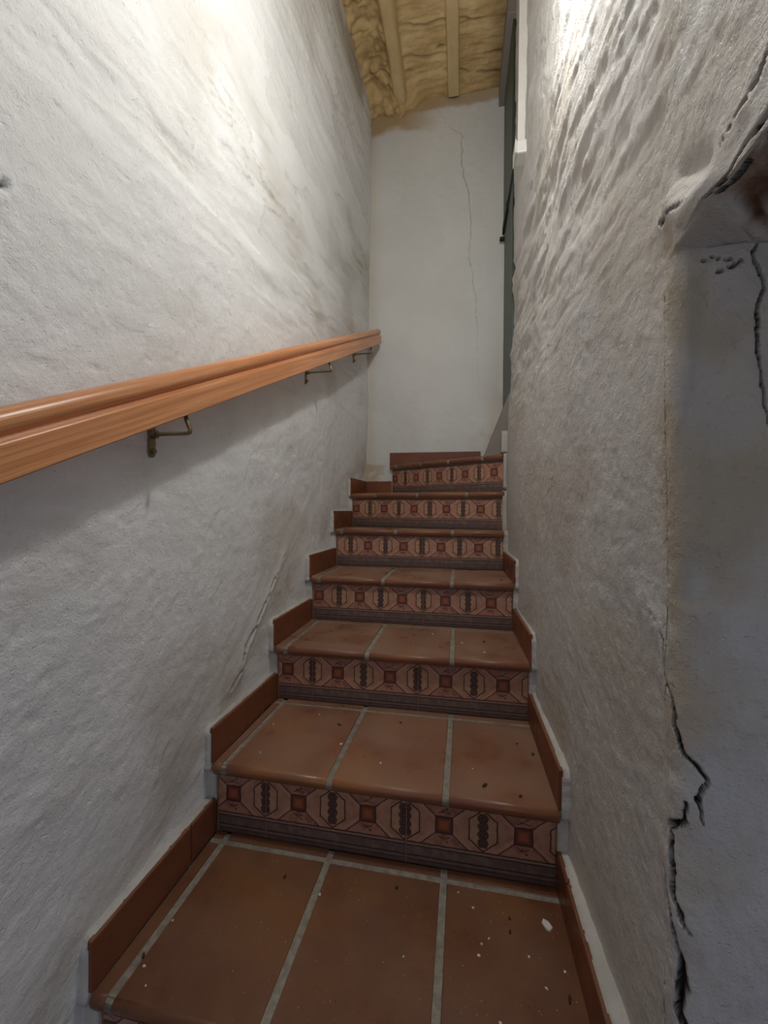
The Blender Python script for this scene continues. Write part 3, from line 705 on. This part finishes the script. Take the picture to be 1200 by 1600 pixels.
tag(chip('plaster_chip', .174, .854, 0, .0085, m_chip, .002, 1.5, 1.9), 'large white plaster chip on the lowest tread near the right skirting', 'plaster chip')

spots = [(0.04, 0.773, 0, 'c'), (-0.095, 0.745, 0, 'c'), (0.002, 0.893, 0, 'c'), (0.032, 0.864, 0, 'c'), (0.06, 0.807, 0, 'c'), (0.046, 0.795, 0, 'c'), (0.13, 0.788, 0, 'c'), (0.151, 0.741, 0, 'c'), (0.188, 0.774, 0, 'c'), (0.103, 0.854, 0, 'd'), (0.101, 0.827, 0, 'd'), (-0.128, 0.879, 0, 'd'), (-0.559, 0.657, 0, 'd'), (0.186, 0.731, 0, 'd'), (-0.375, 0.858, 0, 'd'), (-0.545, 0.643, 0, 'c'), (-0.52, 0.617, 0, 'c'), (-0.551, 0.725, 0, 'c'), (-0.285, 0.833, 0, 'c'), (0.069, 0.677, 0, 'c'),
 (-0.423, 1.219, 1, 'c'), (-0.506, 0.999, 1, 'c'), (-0.536, 1.138, 1, 'c'), (-0.312, 1.077, 1, 'c'), (-0.345, 1.172, 1, 'd'), (0.156, 1.17, 1, 'd'), (0.136, 0.956, 1, 'd'), (0.06, 0.978, 1, 'd'), (0.034, 1.036, 1, 'c'), (-0.191, 1.015, 1, 'c'), (0.19, 1.128, 1, 'd'), (-0.17, 1.218, 1, 'd'),
 (0.009, 1.44, 2, 'c'), (0.079, 1.358, 2, 'c'), (0.083, 1.47, 2, 'd'), (-0.52, 1.365, 2, 'd'), (-0.097, 1.522, 2, 'c'), (0.062, 1.882, 3, 'c'), (-0.303, 1.896, 3, 'd'), (0.159, 1.682, 3, 'd')]
WHERE = ['the lowest tread in view', 'the second tread from the bottom', 'the third tread from the bottom', 'the fourth tread from the bottom']
ORD = ['leftmost', 'second', 'third', 'fourth', 'fifth', 'sixth', 'seventh', 'eighth', 'ninth', 'tenth', 'eleventh', 'twelfth', 'thirteenth', 'fourteenth', 'fifteenth', 'sixteenth']
def place_word(x, k, q):
    row = sorted(v[0] for v in spots if v[2] == k and v[3] == q); i = row.index(x)
    return '' if len(row) == 1 else (', ' + ORD[i] + (' one' if i == 0 else ' from the left'))
for x, y, k, q in spots:
    if q == 'c': tag(chip('plaster_fleck', x, y, ZT[k], rc.uniform(.0016, .0030) + .0005 * k, m_chip, .001, rc.uniform(1, 1.8)), 'tiny white plaster fleck on ' + WHERE[k] + place_word(x, k, q), 'plaster fleck', 'plaster flecks on ' + WHERE[k])
    else: tag(chip('dirt_crumb', x, y, ZT[k], rc.uniform(.0018, .0032) + .0006 * k, m_crumb, .002, rc.uniform(1.2, 2.6)), 'small dark dirt crumb on ' + WHERE[k] + place_word(x, k, q), 'dirt crumb', 'dirt crumbs on ' + WHERE[k])
def specks(name, mat, n_, label):
    bm = bmesh.new()
    for i in range(n_):
        k = rc.choice([0, 0, 0, 1, 1, 2, 3]); x = -.59 + .79 * (rc.random() ** .7); y = NX[k][1] + rc.uniform(-.01, .33); r_ = rc.uniform(.0004, .0011); z = ZT[k] + .0008
        vs4 = [bm.verts.new((x + r_ * a_, y + r_ * b_, z + c_ * r_)) for a_, b_, c_ in ((1, 0, 0), (-.6, .8, 0), (-.5, -.9, 0), (0, 0, .9))]
        for f_ in ((0, 1, 2), (0, 1, 3), (1, 2, 3), (2, 0, 3)): bm.faces.new([vs4[j] for j in f_])
    bmesh.ops.recalc_face_normals(bm, faces=bm.faces); tag(obj(name, bm, mat), label, 'dust', kind='stuff')
specks('plaster_dust', m_chip, 420, 'fine white plaster dust sprinkled over the treads')
specks('dirt_grit', m_crumb, 380, 'fine dark grit sprinkled over the treads')
